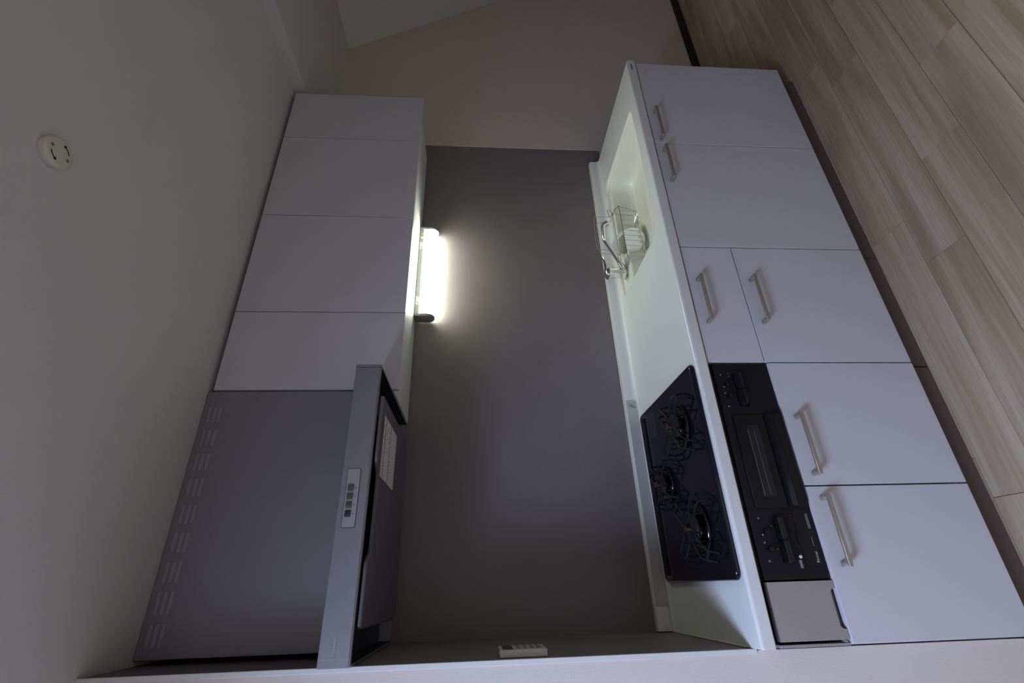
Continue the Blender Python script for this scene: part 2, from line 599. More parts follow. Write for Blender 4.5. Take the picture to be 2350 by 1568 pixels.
t = thing('base_cabinet', (0.975, -0.3, 0), 'white two-drawer base cabinet between sink and stove', 'cabinet', 'base cabinets')
part('carcass', box(0.752, 1.198, YCF, -0.02, ZB, 0.758), M['carcass'], t, smooth=False)
front('drawer', t, 0.75, 1.2, 0.5755, ZT, 0.975, 0.7245)
front('drawer', t, 0.75, 1.2, ZB, 0.572, 0.976, 0.5375)
part('toe_kick', box(0.752, 1.187, YK, YK + .018, 0.0, ZB - .002, 0.0008, 1), M['kick'], t, 'dark taupe toe kick')

t = thing('base_cabinet', (0.375, -0.3, 0), 'white two-drawer base cabinet under the gas stove', 'cabinet', 'base cabinets')
part('carcass', box(0.002, 0.748, YCF, -0.02, ZB, 0.556), M['carcass'], t, smooth=False)
front('drawer', t, 0.375, 0.75, ZB, 0.5665, 0.490, 0.5305)
front('drawer', t, 0.004, 0.375, ZB, 0.5665, 0.260, 0.530)
part('toe_kick', box(0.002, 0.748, YK, YK + .018, 0.0, ZB - .002, 0.0008, 1), M['kick'], t, 'dark taupe toe kick')

# narrow pull-out beside the stove
t = thing('pull_out_rack', (0.075, -0.3, 0.5685), 'narrow silver-grey pull-out front left of the stove controls', 'cabinet')
part('body', box(0.020, 0.140, -0.560, -0.05, 0.575, 0.740), M['gap'], t, smooth=False)
pts = [(0.0145, 0.5685), (0.036, 0.5685), (0.038, 0.577), (0.043, 0.582), (0.118, 0.582), (0.1235, 0.577), (0.125, 0.5685), (0.1425, 0.5685), (0.1425, 0.743), (0.0145, 0.743)]
bm = bmesh.new()
prism(bm, pts, 'y', -0.578, -0.562)
part('front_panel', bm, M['silver'], t, 'silver-grey front with a finger notch in its lower edge', smooth=False)
part('finger_pull', box(0.038, 0.123, -0.566, -0.5605, 0.5690, 0.590), M['kick'], t)
part('filler_strip', box(0.002, 0.0085, -0.576, -0.05, 0.5685, 0.745, 0.0008, 1), M['silver'], t)

# ================================================================== WORKTOP WITH SINK
ZW = 0.80
YC = -0.590
XC1 = 2.255
def offset(poly, d):
    """inward offset of a closed counter-clockwise polygon"""
    n = len(poly)
    out = []
    for i in range(n):
        p0, p, p1 = Vector(poly[i - 1]), Vector(poly[i]), Vector(poly[(i + 1) % n])
        e0, e1 = (p - p0), (p1 - p)
        if e0.length < 1e-7: e0 = e1
        if e1.length < 1e-7: e1 = e0
        e0, e1 = e0.normalized(), e1.normalized()
        nn = Vector((-e0.y - e1.y, e0.x + e1.x))
        nn.normalize()
        c = max(0.4, nn.dot(Vector((-e0.y, e0.x))))
        q = p + nn * (d / c)
        out.append((q.x, q.y))
    return out

SO = rrect(1.315, 2.012, -0.528, -0.060, (0.075, 0.035, 0.06, 0.04), 8)     # sink opening
worktop = thing('worktop', (1.1, -0.3, 0.76), 'long white resin worktop with moulded sink and low upstand', 'worktop')
# slab with rounded front nosing: outline loops rise and step in at the front
def outl(d, z):
    return [(0.002, YC + d, z), (XC1 - d, YC + d, z), (XC1 - d, -0.001, z), (0.002, -0.001, z)]
bm = bmesh.new()
prof = [(0.004, 0.7620), (0.0, 0.7660), (0.0, 0.7925)] + [(0.0075 * (1 - math.cos(a)), 0.7925 + 0.0075 * math.sin(a)) for a in (0.3, 0.7, 1.1, math.pi / 2)]
vs = loft(bm, [outl(d, z) for d, z in prof])
inner = [bm.verts.new((x, y_, ZW)) for x, y_ in SO]
ring_fill(bm, vs[-1], inner)
inlo = [bm.verts.new((x, y_, 0.7622)) for x, y_ in SO]
ring_fill(bm, vs[0], inlo)
o = part('slab', bm, M['resin'], worktop, angle=50)
# sink: lip, ledge, basin
bm = bmesh.new()
S1 = offset(SO, 0.0002)
S2 = offset(SO, 0.006)
LZ = 0.786
# basin outline: full width, with a shelf kept at the back left corner for the tap
B = rrect(1.326, 2.000, -0.519, -0.082, (0.075, 0.035, 0.07, 0.04), 8)
def notch(poly):
    out = []
    for (x, y_) in poly:
        out.append((x, y_))
    return out
nb = []
# hand-drawn basin outline (counter-clockwise): front left, front right, back right, tap shelf
def arc(cx, cy, r, a0, a1, n=8):
    return [(cx + r * math.cos(math.radians(a0 + (a1 - a0) * k / n)), cy + r * math.sin(math.radians(a0 + (a1 - a0) * k / n))) for k in range(n + 1)]
nb += arc(1.400, -0.446, 0.074, 180, 270)
nb += arc(1.964, -0.485, 0.035, 270, 360)
nb += arc(1.934, -0.147, 0.065, 0, 90)
nb += arc(1.545, -0.120, 0.038, 90, 180, 6)
nb += arc(1.467, -0.140, 0.040, 360, 270, 6)
nb += arc(1.356, -0.210, 0.030, 90, 180, 6)
def lp(poly, z):
    return [(x, y_, z) for x, y_ in poly]
vs = loft(bm, [lp(SO, ZW), lp(offset(SO, 0.003), ZW - 0.0015), lp(offset(SO, 0.0055), ZW - 0.005), lp(offset(SO, 0.006), LZ)])
basin_loops = [lp(nb, LZ), lp(offset(nb, 0.004), LZ - 0.002), lp(offset(nb, 0.006), LZ - 0.008), lp(offset(nb, 0.012), 0.720)]
R_ = 0.034
for a in (20, 40, 60, 80, 90):
    a = math.radians(a)
    basin_loops.append(lp(offset(nb, 0.012 + R_ * (1 - math.cos(a))), 0.720 - 0.046 * math.sin(a)))
vb = loft(bm, basin_loops)
ring_fill(bm, vs[-1], vb[0])
fl = bm.faces.new(vb[-1])
bmesh.ops.triangulate(bm, faces=[fl])
basin = part('sink_basin', bm, M['basin'], worktop, 'deep cream-white moulded basin', angle=60)
# upstand along the back with its pale seal on top
bm = bmesh.new()
prism(bm, [(-0.0045, ZW), (-0.045, ZW), (-0.036, 0.8012), (-0.029, 0.8045), (-0.0245, 0.811), (-0.0225, 0.820), (-0.022, 0.846), (-0.0200, 0.850), (-0.0045, 0.850)], 'x', 0.0035, 2.240)
part('upstand', bm, M['resin'], worktop, angle=50)
part('seal', box(0.0035, 2.238, -0.012, -0.001, 0.850, 0.8535, 0.001, 1), M['seal'], worktop)
part('seal', box(0.0005, 0.0045, -0.52, -0.020, 0.80, 0.803, 0.001, 1), M['seal'], worktop)
part('label_plate', box(2.186, 2.228, -0.5915, -0.588, 0.7805, 0.787, 0.0008, 1), M['print_grey'], worktop)

# grey guard strip standing on the worktop behind the stove
t = thing('guard_strip', (0.45, -0.026, 0.802), 'long grey guard strip along the upstand behind the gas stove', 'strip')
part('strip', box(0.078, 0.830, -0.0302, -0.0250, 0.8080, 0.8485, 0.0012, 2), M['bar'], t)
part('sticker', box(0.796, 0.824, -0.0306, -0.0300, 0.812, 0.844), M['scribble'], t, smooth=False)

# ---- tap
t = thing('faucet', (1.42, -0.114, 0.786), 'chrome single-lever kitchen tap at the corner of the sink', 'faucet')
fx, fy, fz = 1.420, -0.116, 0.786
bm = bmesh.new()
lathe(bm, [(0.0308, 0.0), (0.0313, 0.003), (0.0296, 0.006), (0.0256, 0.007), (0.0256, 0.030), (0.0245, 0.031), (0.0245, 0.033), (0.0256, 0.034), (0.0256, 0.064), (0.0242, 0.065), (0.0242, 0.067), (0.0256, 0.068), (0.0251, 0.084), (0.0205, 0.090), (0.0091, 0.093)], (fx, fy, fz), n=32)
part('body', bm, M['chrome'], t)
bm = bmesh.new()
sp = fillet([(1.425, -0.122, 0.800), (1.434, -0.140, 0.806), (1.512, -0.240, 0.907), (1.568, -0.267, 0.9125), (1.573, -0.271, 0.900)], 0.012, 5)
rad = [0.0100 + 0.0012 * (i / (len(sp) - 1)) for i in range(len(sp))]
tube(bm, sp, 0.009, 14, radii=rad)
s_ = part('spout', bm, M['chrome'], t)
bm = bmesh.new()
d = (Vector(sp[-1]) - Vector(sp[-2])).normalized()
tube(bm, [Vector(sp[-1]) - d * 0.010, Vector(sp[-1]) - d * 0.009, Vector(sp[-1]) + d * 0.007, Vector(sp[-1]) + d * 0.008], 0.011, 16, radii=[0.010, 0.0132, 0.0132, 0.0115])
part('aerator', bm, M['chrome'], s_)
bm = bmesh.new()
lv = [(1.392, -0.114, 0.866), (1.396, -0.115, 0.876), (1.410, -0.1165, 0.882), (1.430, -0.119, 0.883), (1.455, -0.123, 0.882), (1.478, -0.127, 0.885), (1.497, -0.130, 0.892)]
L = []
for i, (x, y_, z) in enumerate(lv):
    w = [0.012, 0.018, 0.021, 0.019, 0.015, 0.013, 0.009][i]
    h = [0.003, 0.004, 0.006, 0.006, 0.0045, 0.0038, 0.003][i]
    L.append([(x - 0.35 * h * math.sin(a), y_ + w * math.cos(a), z + h * math.sin(a)) for a in [2 * math.pi * k / 14 for k in range(14)]])
loft(bm, L, True, True)
part('lever', bm, M['chrome'], t, angle=75)
bm = bmesh.new()
lathe(bm, [(0.0035, 0.0), (0.0035, 0.0012)], (fx + 0.008, fy - 0.0218, 0.860), axis='y', n=12)
part('hot_mark', bm, M['red'], t)

# ---- wire rack hung in the sink
t = thing('dish_rack', (1.6, -0.15, 0.72), 'thin steel wire rack hung in the sink under the tap', 'rack')
WR = 0.0016
def wire(name, pts, r=WR, rad=0.008, closed=False):
    b = bmesh.new()
    tube(b, fillet(pts, rad) if not closed else pts, r, 6, closed)
    return part(name, b, M['wire'], t)
wire('rim', [(1.772, -0.118, 0.806), (1.772, -0.150, 0.806), (1.752, -0.200, 0.800), (1.425, -0.200, 0.800), (1.424, -0.182, 0.800), (1.440, -0.150, 0.798), (1.440, -0.120, 0.798)], 0.0017)
wire('back_rail', [(1.772, -0.118, 0.806), (1.60, -0.112, 0.803), (1.440, -0.118, 0.798)])
for k in range(10):
    x = 1.722 - 0.0295 * k
    wire('wire', [(x, -0.200, 0.800), (x - 0.006, -0.201, 0.716), (x - 0.018, -0.168, 0.714)], 0.0011, 0.004)
wire('end_wire', [(1.752, -0.195, 0.797), (1.716, -0.200, 0.716), (1.725, -0.165, 0.716), (1.772, -0.125, 0.800)], 0.0013, 0.006)
wire('end_wire', [(1.428, -0.190, 0.798), (1.452, -0.200, 0.718), (1.440, -0.160, 0.718), (1.440, -0.130, 0.796)], 0.0013, 0.006)
wire('floor_wire', [p for k in range(10) for p in ((1.716 - 0.0295 * k, -0.201, 0.715), (1.701 - 0.0295 * k, -0.168, 0.714))], 0.0011, 0.002)
wire('floor_wire', [p for k in range(10) for p in ((1.716 - 0.0295 * k, -0.168, 0.714), (1.701 - 0.0295 * k, -0.140, 0.714))], 0.0011, 0.002)
wire('plate_loop', [(1.772, -0.100, 0.806), (1.782, -0.088, 0.812), (1.784, -0.085, 0.892), (1.680, -0.082, 0.898), (1.583, -0.082, 0.897), (1.575, -0.085, 0.830), (1.560, -0.105, 0.803)], 0.0014, 0.010)
wire('plate_loop', [(1.770, -0.105, 0.806), (1.742, -0.092, 0.815), (1.740, -0.088, 0.884), (1.640, -0.086, 0.889), (1.556, -0.086, 0.888), (1.548, -0.090, 0.830), (1.535, -0.108, 0.801)], 0.0014, 0.010)
wire('hook', [(1.800, -0.100, 0.806), (1.835, -0.085, 0.810), (1.828, -0.085, 0.820), (1.785, -0.088, 0.812)], 0.0014, 0.004)
wire('hook', [(1.455, -0.100, 0.804), (1.432, -0.085, 0.806), (1.428, -0.098, 0.797), (1.442, -0.122, 0.797)], 0.0014, 0.004)
bm = bmesh.new()
lathe(bm, [(0.0025, -0.008), (0.0055, -0.007), (0.0055, -0.002), (0.004, -0.001), (0.004, 0.001), (0.0055, 0.002), (0.0055, 0.007), (0.0025, 0.008)], (1.772, -0.118, 0.806), axis='y', n=14)
part('joint', bm, M['chrome'], t)

# ---- round drain cover leaning against the back of the basin
bm = bmesh.new()
Rd = 0.0785
n = 48
outer = [(Rd * math.cos(2 * math.pi * k / n), Rd * math.sin(2 * math.pi * k / n)) for k in range(n)]
c0 = 0.014
a_ = math.acos(c0 / 0.061)
hole = [(0.061 * math.cos(-a_ + 2 * a_ * k / 22), 0.061 * math.sin(-a_ + 2 * a_ * k / 22)) for k in range(23)]
hole = [(h[1], h[0]) for h in hole]          # flat side down, bow up
for zz, flip in ((0.0, 0), (0.006, 1)):
    A = [bm.verts.new((x, y_, zz)) for x, y_ in outer]
    Bv = [bm.verts.new((x, y_, zz)) for x, y_ in hole]
    ring_fill(bm, A, Bv)
    if not flip:
        A0, B0 = A, Bv
for a, b in ((A0, A), (B0, Bv)):
    for k in range(len(a)):
        bm.faces.new((a[k], a[(k + 1) % len(a)], b[(k + 1) % len(a)], b[k]))
rim = []
for rr, hh in ((Rd, 0.0), (Rd + .003, 0.003), (Rd + .003, 0.009), (Rd, 0.0105), (Rd - .004, 0.0085), (Rd - .005, 0.006)):
    rim.append([(rr * math.cos(2 * math.pi * k / n), rr * math.sin(2 * math.pi * k / n), hh) for k in range(n)])
loft(bm, rim)
# plate axis z -> towards the viewer, leaning back 30 degrees
Mx = Matrix.Translation((1.590, -0.121, 0.753)) @ Matrix.Rotation(math.radians(53), 4, 'X')
bmesh.ops.transform(bm, matrix=Mx, verts=bm.verts)
o = tag(part('drain_cover', bm, M['cover']), 'round white plastic drain cover with half-moon opening behind the wire rack', 'drain cover')

# ================================================================== GAS STOVE
st = thing('gas_stove', (0.45, -0.32, 0.80), 'black glass three-burner built-in gas stove with grill', 'stove')
HX0, HX1, HY0, HY1 = 0.150, 0.752, -0.573, -0.056
bm = bmesh.new()
H0 = rrect(HX0, HX1, HY0, HY1, 0.022, 8)
loft(bm, [lp(H0, 0.8005), lp(offset(H0, -0.001), 0.8035), lp(offset(H0, 0.001), 0.8095), lp(offset(H0, 0.005), 0.8135), lp(offset(H0, 0.009), 0.8140), lp(offset(H0, 0.014), 0.8122), lp(offset(H0, 0.0155), 0.8120)], True, True)
part('glass_top', bm, M['glass_top'], st, 'glossy black glass top with raised rim', angle=60)
bm = bmesh.new()
prism(bm, rrect(0.172, 0.730, -0.108, -0.070, 0.008, 5), 'z', 0.8115, 0.8165)
vent = part('vent_strip', bm, M['black_matt'], st, 'perforated black exhaust strip')
slat = mesh_of('vent_slot', box(-0.0012, 0.0012, -0.014, 0.014, 0.0, 0.0012), M['iron'], smooth=False)
for k in range(60):
    o = link('vent_slot', slat, vent)
    o.location = (0.180 + 0.0091 * k + 0.001, -0.089, 0.8164)
    o.rotation_euler = (0, 0, math.radians(-28))
part('caution_print', box(0.632, 0.722, -0.215, -0.130, 0.8121, 0.8124), M['caution'], st, smooth=False)
def burner(x, y_, s):
    b = bmesh.new()
    z = 0.8122
    lathe(b, [(0.064 * s, 0.0), (0.066 * s, 0.003), (0.063 * s, 0.007), (0.056 * s, 0.008), (0.047 * s, 0.004), (0.045 * s, 0.0008)], (x, y_, z), n=40)
    br = part('burner', b, M['burner'], st)
    b = bmesh.new()
    lathe(b, [(0.041 * s, 0.0), (0.041 * s, 0.012), (0.038 * s, 0.013), (0.038 * s, 0.017), (0.042 * s, 0.018)], (x, y_, z), n=36)
    part('burner_ring', b, M['burner'], br)
    b = bmesh.new()
    lathe(b, [(0.042 * s, 0.0181), (0.043 * s, 0.023), (0.038 * s, 0.029), (0.020 * s, 0.031), (0.014 * s, 0.028)], (x, y_, z), n=36)
    part('burner_cap', b, M['iron'], br)
    b = bmesh.new()
    lathe(b, [(0.0075, 0.022), (0.0075, 0.041), (0.0092, 0.0415), (0.0092, 0.0455), (0.0078, 0.046)], (x, y_, z), n=18)
    part('heat_sensor', b, M['copper'], br)
    # pan support: ring and bent arms
    b = bmesh.new()
    tube(b, [(x + 0.069 * s * math.cos(a), y_ + 0.069 * s * math.sin(a), z + 0.005) for a in [2 * math.pi * k / 28 for k in range(28)]], 0.003, 6, True)
    g = part('pan_support', b, M['iron'], st)
    for k in range(4):
        a = math.radians(45 + 90 * k)
        c, s0 = math.cos(a), math.sin(a)
        b = bmesh.new()
        def P(r, w, h):
            return (x + r * c - w * s0, y_ + r * s0 + w * c, z + h)
        tube(b, fillet([P(0.036 * s, -0.018, 0.034), P(0.092 * s, -0.018, 0.038), P(0.108 * s, -0.016, 0.028), P(0.108 * s, 0.016, 0.028), P(0.092 * s, 0.018, 0.038), P(0.036 * s, 0.018, 0.034)], 0.006), 0.0030, 6)
        tube(b, [P(0.106 * s, -0.015, 0.028), P(0.114 * s, -0.015, 0.0025)], 0.0035, 6)
        tube(b, [P(0.106 * s, 0.015, 0.028), P(0.114 * s, 0.015, 0.0025)], 0.0035, 6)
        tube(b, [P(0.070 * s, -0.018, 0.036), P(0.068 * s, -0.014, 0.006)], 0.0027, 6)
        tube(b, [P(0.070 * s, 0.018, 0.036), P(0.068 * s, 0.014, 0.006)], 0.0027, 6)
        part('arm', b, M['iron'], g)
burner(0.594, -0.418, 1.0)
burner(0.287, -0.415, 1.0)
burner(0.448, -0.232, 0.80)
# body below and front panel
part('body', box(0.160, 0.738, -0.555, -0.07, 0.575, 0.7605), M['black_matt'], st, smooth=False)
FY = -0.576
fp = part('front_panel', box(0.1465, 0.7505, FY, -0.556, 0.5685, 0.745, 0.003, 2), M['black_matt'], st, 'matt black control panel')
part('top_gap', box(0.1465, 0.7505, -0.566, -0.556, 0.745, 0.7605), M['gap'], st, smooth=False)  # strip filling the gap, its shade painted as near-black
for x in (0.166, 0.7275):
    part('groove', box(x - .0008, x + .0008, FY - .0004, FY + .001, 0.571, 0.742), M['iron'], fp, smooth=False)
# grill door
gd = part('grill_door', box(0.3195, 0.582, FY - .004, FY + .001, 0.572, 0.722, 0.002, 2), M['black_gloss'], st, 'glossy black grill door')
part('grill_window', box(0.349, 0.550, FY - .0048, FY - .0035, 0.652, 0.688, 0.001, 1), M['window'], gd)
bm = bmesh.new()
prism(bm, [(FY - .003, 0.580), (FY - .016, 0.584), (FY - .020, 0.600), (FY - .018, 0.618), (FY - .010, 0.628), (FY - .003, 0.630)], 'x', 0.322, 0.580)
bmesh.ops.bevel(bm, geom=bm.edges[:], offset=0.002, segments=2, affect='EDGES')
part('grill_handle', bm, M['black_gloss'], gd)
part('window_line', box(0.352, 0.535, FY - .0052, FY - .0046, 0.6870, 0.6876), M['print_grey'], gd, smooth=False)
part('window_line', box(0.352, 0.530, FY - .0052, FY - .0046, 0.6690, 0.6694), M['print_grey'], gd, smooth=False)
def lever_slot(x0, x1, z, lx):
    s0 = part('lever_slot', box(x0, x1, FY - .0006, FY + .001, z - .0045, z + .0045, 0.001, 1), M['iron'], fp)
    part('flame_lever', box(lx - .006, lx + .006, FY - .011, FY - .0004, z - .006, z + .006, 0.0015, 2), M['black'], fp)
lever_slot(0.662, 0.716, 0.7145, 0.676)
lever_slot(0.600, 0.652, 0.7135, 0.640)
lever_slot(0.245, 0.299, 0.7095, 0.262)
lever_slot(0.182, 0.236, 0.7090, 0.219)
def knob(x0, x1, zc):
    b = bmesh.new()
    prism(b, [(FY + .001, zc - .016), (FY - .010, zc - .014), (FY - .021, zc - .004), (FY - .022, zc + .006), (FY - .014, zc + .013), (FY + .001, zc + .015)], 'x', x0, x1)
    bmesh.ops.bevel(b, geom=b.edges[:], offset=0.0035, segments=3, affect='EDGES')
    return part('ignition_knob', b, M['black_gloss'], st, angle=60)
part('knob_recess', box(0.604, 0.716, FY - .0006, FY + .001, 0.654, 0.694, 0.001, 1), M['iron'], fp)
part('knob_recess', box(0.181, 0.300, FY - .0006, FY + .001, 0.648, 0.689, 0.001, 1), M['iron'], fp)
knob(0.660, 0.713, 0.676)
knob(0.607, 0.659, 0.676)
knob(0.241, 0.297, 0.670)
knob(0.184, 0.240, 0.669)
for x, z in ((0.669, 0.6475), (0.262, 0.643)):
    part('indicator_slot', box(x - .010, x + .010, FY - .0005, FY + .001, z - .0022, z + .0022), M['iron'], fp, smooth=False)
# battery cover with brand name, lamp and button
bm = bmesh.new()
prism(bm, rrect(0.177, 0.3125, 0.578, 0.6235, 0.004, 4), 'y', FY - .0012, FY + .001)
bc = part('battery_cover', bm, M['black'], st, 'flat black battery cover')
part('cover_latch', box(0.228, 0.262, FY - .003, FY - .001, 0.617, 0.6275, 0.001, 2), M['black_gloss'], bc)
text('brand_lettering', 'Rinnai', 0.0110, (0.1835, FY - .0013, 0.5855), M['print'], bc)
part('fine_print', box(0.222, 0.246, FY - .0016, FY - .0011, 0.5885, 0.5900), M['print_grey'], bc, smooth=False)
for k in range(3):
    part('fine_print', box(0.266, 0.303, FY - .0016, FY - .0011, 0.5835 + .0026 * k, 0.5848 + .0026 * k), M['print_grey'], bc, smooth=False)
bm = bmesh.new()
lathe(bm, [(0.0042, 0.0), (0.0042, -0.003), (0.003, -0.0036)], (0.199, FY + .0005, 0.6335), axis='y', n=20)
part('white_button', bm, M['plastic'], st)
part('button_label', box(0.172, 0.191, FY - .0004, FY + .0004, 0.633, 0.640), M['print_grey'], fp, smooth=False)
for x, z in ((0.3005, 0.6300), (0.181, 0.628)):
    bm = bmesh.new()
    lathe(bm, [(0.0024, 0.0), (0.0024, -0.001), (0.0016, -0.0016)], (x, FY + .0002, z), axis='y', n=14)
    part('indicator_lamp', bm, M['red'], st)
for x, z, body in ((0.708, 0.7235, '\u5f37'), (0.668, 0.7215, '\u5f31'), (0.648, 0.7225, '\u5f37'), (0.606, 0.7205, '\u5f31'),
                   (0.292, 0.7185, '\u5f37'), (0.251, 0.7175, '\u5f31'), (0.232, 0.7180, '\u5f37'), (0.188, 0.7170, '\u5f31')):
    text('marking', body, 0.0050, (x, FY - .0002, z), M['print'], fp)
for x, z in ((0.715, 0.700), (0.705, 0.700), (0.688, 0.697), (0.275, 0.690), (0.218, 0.689), (0.268, 0.7000), (0.225, 0.699)):
    bm = bmesh.new()
    lathe(bm, [(0.0016, 0.0), (0.0016, -0.0004)], (x, FY + .0001, z), axis='y', n=10)
    part('marking', bm, M['print_grey'], fp)

# ================================================================== WALL CABINETS
YU, YUB = -0.367, -0.349
UB, UT = 1.731, 2.3255
CB = 1.748
def wall_cab(x0, x1, doors, label):
    t = thing('wall_cabinet', ((x0 + x1) / 2, -0.17, CB), label, 'cabinet', 'wall cabinets')
    part('carcass', box(x0 + .0006, x1 - .0006, -0.341, -0.004, CB, 2.318, 0.0006, 1), M['carcass'], t, smooth=False)
    part('top_filler', box(x0 + .0006, x1 - .0006, -0.290, -0.272, 2.318, ZC - .001), M['gap'], t, smooth=False)  # recessed strip, shadow below the ceiling put into its dark colour
    for a, b in doors:
        part('door', box(a + .0017, b - .0017, YU, YUB, UB, UT, 0.0010, 2), M['door'], t)
wall_cab(0.75, 1.05, [(0.75, 1.05)], 'narrow white wall cabinet beside the range hood')
wall_cab(1.05, 1.95, [(1.05, 1.50), (1.50, 1.95)], 'wide white two-door wall cabinet above the lit lamp')
wall_cab(1.95, 2.25, [(1.95, 2.25)], 'narrow white wall cabinet at the far end, above the sink')

# ================================================================== LAMP
lt = thing('strip_lamp', (1.467, -0.03, 1.70), 'lit white strip lamp fixed under the wall cabinets', 'lamp')
LX0, LX1 = 1.216, 1.716
LYF, LYB = -0.060, -0.003
part('housing', box(LX0 + .010, LX1 - .010, LYF + .001, LYB, 1.7268, CB - .001, 0.001, 1), M['lamp_body'], lt, 'pale grey-green lamp housing')
def capsule(y0, y1, z0, z1, n=14):
    """lamp end profile: flat top, rounded lower front and back"""
    r = (y1 - y0) / 2
    cy = (y0 + y1) / 2
    pts = [(y1, z1), (y0, z1)]
    for k in range(n + 1):
        a = math.pi + math.pi * k / n
        pts.append((cy + r * math.cos(a), z0 + r * 1.0 + r * math.sin(a)))
    return pts
for a, b in ((LX0, LX0 + .0125), (LX1 - .0125, LX1)):
    bm = bmesh.new()
    prism(bm, capsule(LYF - .004, LYB, 1.659, CB - .001), 'x', a, b)
    bmesh.ops.bevel(bm, geom=[e for e in bm.edges if len({round(v.co.x, 5) for v in e.verts}) == 1], offset=0.0015, segments=2, affect='EDGES')
    part('end_cap', bm, M['lamp_cap'], lt, 'grey rounded end cap', angle=40)
bm = bmesh.new()
prism(bm, capsule(LYF + .0005, LYB - .001, 1.663, 1.7266), 'x', LX0 + .0126, LX1 - .0126)
part('diffuser', bm, M['diffuser'], lt, 'glowing white diffuser')
part('switch_tab', box(1.6715, 1.6795, LYF - .0015, LYF + .002, 1.7310, 1.7400, 0.0006, 1), M['amber'], lt, 'amber indicator')
part('switch_tab', box(1.6480, 1.6575, LYF - .0020, LYF + .002, 1.7305, 1.7395, 0.0006, 1), M['cream'], lt, 'cream switch')
part('sticker', box(1.585, 1.628, LYF + .0004, LYF + .0012, 1.7285, 1.7445), M['sticker'], lt, smooth=False)
part('sticker', box(1.276, 1.322, LYF + .0004, LYF + .0012, 1.7285, 1.7445), M['sticker'], lt, smooth=False)

# ================================================================== RANGE HOOD
hd = thing('range_hood', (0.375, -0.25, 1.74), 'grey steel range hood over the gas stove', 'range hood')
HYF = -0.362
part('upper_panel', box(0.013, 0.7475, HYF, -0.020, 1.8235, ZC - .002, 0.0015, 2), M['hood'], hd, 'tall grey cover panel')
slot = bmesh.new()
prism(slot, rrect(-0.026, 0.026, -0.0042, 0.0042, 0.004, 4), 'y', -0.0025, 0.001)
bmesh.ops.bevel(slot, geom=[e for e in slot.edges if all(abs(v.co.y + 0.0025) < 1e-6 for v in e.verts)], offset=0.0018, segments=2, affect='EDGES')
SM = mesh_of('louvre', slot, M['hood_slot'], angle=60)
for k in range(9):
    for j in range(3):
        o = link('louvre', SM, hd)
        o.location = (0.668 - 0.0752 * k, HYF, 2.3195 - 0.0163 * j)
        o.matrix_parent_inverse = Matrix.Translation(-hd.location)
# lower visor: hollow tray
VY0, VY1, VZ0, VZ1, VX0, VX1 = -0.575, -0.004, 1.751, 1.823, 0.0015, 0.748
bm = bmesh.new()
bx(bm, VX0, VX1, VY0, VY0 + .016, VZ0, VZ1)
bmesh.ops.bevel(bm, geom=[e for e in bm.edges if all(abs(v.co.y - VY0) < 1e-6 for v in e.verts)], offset=0.003, segments=3, affect='EDGES')
vf = part('visor', bm, M['hood'], hd, 'grey front visor')
part('end_strip', box(VX1 - .0115, VX1 - .0105, VY0 - .0003, VY0 + .003, VZ0 + .002, VZ1 - .002), M['hood_dark'], vf, smooth=False)
part('end_strip', box(VX0 + .0170, VX0 + .0180, VY0 - .0003, VY0 + .003, VZ0 + .002, VZ1 - .002), M['hood_slot'], vf, smooth=False)
bm = bmesh.new()
bx(bm, VX0, VX0 + .004, VY0 + .016, VY1, VZ0, VZ1)
bx(bm, VX1 - .004, VX1, VY0 + .016, VY1, VZ0, VZ1)
bx(bm, VX0 + .004, VX1 - .004, VY1 - .004, VY1, VZ0, VZ1)
bx(bm, VX0 + .004, VX1 - .004, VY0 + .016, VY1 - .004, VZ1 - .003, VZ1)
part('tray', bm, M['hood'], hd, smooth=False)
bm = bmesh.new()
bx(bm, VX0 + .0045, VX1 - .0045, VY0 + .017, VY1 - .0045, 1.790, 1.793)
bx(bm, VX0 + .0042, VX0 + .0060, VY0 + .017, VY1 - .005, VZ0 + .001, 1.790)
bx(bm, VX1 - .0060, VX1 - .0042, VY0 + .017, VY1 - .005, VZ0 + .001, 1.790)
bx(bm, VX0 + .006, VX1 - .006, VY0 + .0165, VY0 + .018, VZ0 + .001, 1.790)
part('inner_lining', bm, M['hood_dark'], hd, 'black inside of the hood', smooth=False)
# baffle plate with a finger dip in its front edge
def baf_front(x):
    def ss(e0, e1, v):
        q = min(1, max(0, (v - e0) / (e1 - e0)))
        return q * q * (3 - 2 * q)
    return -0.560 + 0.040 * ss(0.215, 0.250, x) * (1 - ss(0.430, 0.475, x))
xs = [0.080 + (0.652 - 0.080) * k / 60 for k in range(61)]
pl = [(x, baf_front(x)) for x in xs]
pl = [(0.074, -0.545)] + pl + [(0.658, -0.545), (0.662, -0.075), (0.640, -0.048), (0.090, -0.048), (0.070, -0.070)]
bm = bmesh.new()
loft(bm, [[(x, y_, 1.7455) for x, y_ in pl], [(x, y_, 1.7400) for x, y_ in pl], [(x, y_, 1.7375) for x, y_ in offset(pl, 0.003)]], True, True)
bf = part('baffle_plate', bm, M['baffle'], hd, 'flat grey baffle plate with wavy front edge', angle=40)
for x in (0.12, 0.62):
    for y_ in (-0.12, -0.46):
        part('hanger', box(x - .006, x + .006, y_ - .006, y_ + .006, 1.7454, 1.7905), M['hood_dark'], bf, smooth=False)
nt_ = part('notice', box(0.436, 0.612, -0.512, -0.290, 1.7370, 1.7376), M['notice'], bf, 'white printed notice', smooth=False)
part('notice_line', box(0.437, 0.611, -0.487, -0.483, 1.7367, 1.7371), M['print_dark'], nt_, smooth=False)
part('notice_line', box(0.437, 0.611, -0.404, -0.400, 1.7367, 1.7371), M['print_dark'], nt_, smooth=False)
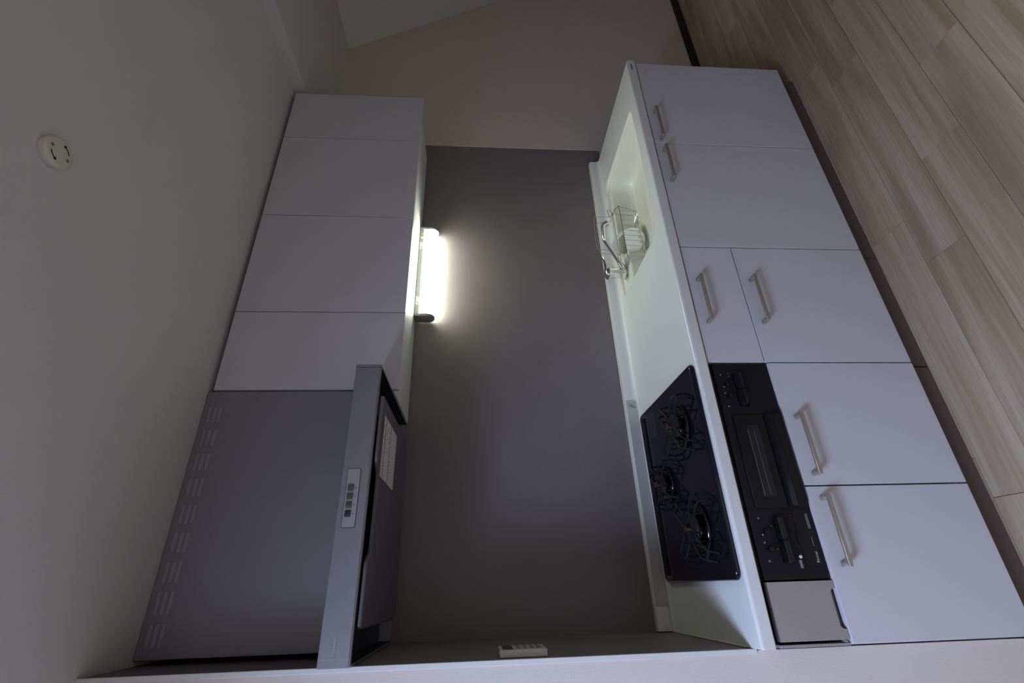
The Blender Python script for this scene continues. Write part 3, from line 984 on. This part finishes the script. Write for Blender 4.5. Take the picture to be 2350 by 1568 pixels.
# control panel
bm = bmesh.new()
prism(bm, rrect(0.2955, 0.4435, 1.7735, 1.8085, 0.004, 4), 'y', VY0 - .0008, VY0 + .001)
cp = part('control_panel', bm, M['hood_dark'], hd)
bm = bmesh.new()
prism(bm, rrect(0.2968, 0.4422, 1.7748, 1.8072, 0.0035, 4), 'y', VY0 - .0016, VY0 + .001)
part('control_plate', bm, M['hood_panel'], cp, 'light grey control plate', smooth=False)
for k in range(4):
    x = 0.393 - 0.0212 * k
    part('button', box(x - .0082, x + .0082, VY0 - .0055, VY0 - .0014, 1.7880, 1.8025, 0.0016, 2), M['button_dark'] if k == 3 else M['button'], cp)
    part('button_mark', box(x - .0022 - (0.002 if k == 0 else 0), x + .0022 + (0.002 if k == 0 else 0), VY0 - .0018, VY0 - .0014, 1.7805, 1.7845), M['print_grey'], cp, smooth=False)
part('maker_plate', box(0.021, 0.067, VY0 - .0006, VY0 + .001, 1.7848, 1.7938, 0.0003, 1), M['hood'], vf)
bm = bmesh.new()
for k in range(7):
    bx(bm, 0.0255 + .0054 * k, 0.0285 + .0054 * k, VY0 - .0011, VY0 - .0004, 1.7872, 1.7914)
mk = part('maker_lettering', bm, M['hood_slot'], vf, smooth=False)
mk['kind'] = 'stuff'

# ================================================================== SMALL THINGS ON WALL AND CEILING
t = thing('remote_control', (0.0, -0.44, 1.29), 'white wall-mounted water heater remote with dark screen', 'remote control')
RY0, RY1, RZ0, RZ1, RX = -0.512, -0.400, 1.296, 1.412, 0.0165
part('case', box(0.0005, RX, RY0, RY1, RZ0, RZ1, 0.002, 2), M['plastic'], t)
part('screen', box(RX - .0004, RX + .0006, RY0 + .013, RY1 - .010, RZ1 - .034, RZ1 - .008, 0.0003, 1), M['screen'], t, 'dark display')
kp = part('keypad', box(RX - .0004, RX + .0006, RY0 + .013, RY1 - .010, RZ0 + .008, RZ1 - .036, 0.0003, 1), M['keypad'], t)
km = mesh_of('key', box(0, 0.0012, -0.006, 0.006, -0.0045, 0.0045, 0.0006, 1), M['print_grey'])
for i in range(4):
    for j in range(4):
        o = link('key', km, kp)
        o.location = (RX + .0004, RY0 + .026 + .020 * i, RZ0 + .018 + .0165 * j)

t = thing('ceiling_socket', (0.962, -1.137, ZC), 'round white light socket on the bare ceiling', 'ceiling socket')
cx_, cy_ = 0.9745, -1.1245
bm = bmesh.new()
lathe(bm, [(0.0325, 0.0), (0.0330, -0.001), (0.0330, -0.011), (0.0315, -0.0145), (0.0285, -0.0158), (0.0250, -0.0160)], (cx_, cy_, ZC - .0005), n=48)
part('body', bm, M['plastic_warm'], t, angle=50)
ZS = ZC - .0005 - 0.0160
ang0 = math.radians(10)
for k in range(2):
    a = ang0 + math.pi * k
    bm = bmesh.new()
    arcp = [(cx_ + 0.0205 * math.cos(a + math.radians(d_)), cy_ + 0.0205 * math.sin(a + math.radians(d_)), ZS) for d_ in range(0, 51, 5)]
    tube(bm, arcp, 0.0012, 6)
    lathe(bm, [(0.0030, 0.0012), (0.0030, -0.0006)], arcp[0], n=12)
    part('slot', bm, M['black'], t)
    b2 = a + math.radians(84)
    bm = bmesh.new()
    lathe(bm, [(0.0036, 0.0012), (0.0036, -0.0005)], (cx_ + 0.0205 * math.cos(b2), cy_ + 0.0205 * math.sin(b2), ZS), n=14)
    part('screw_hole', bm, M['print_grey'], t)
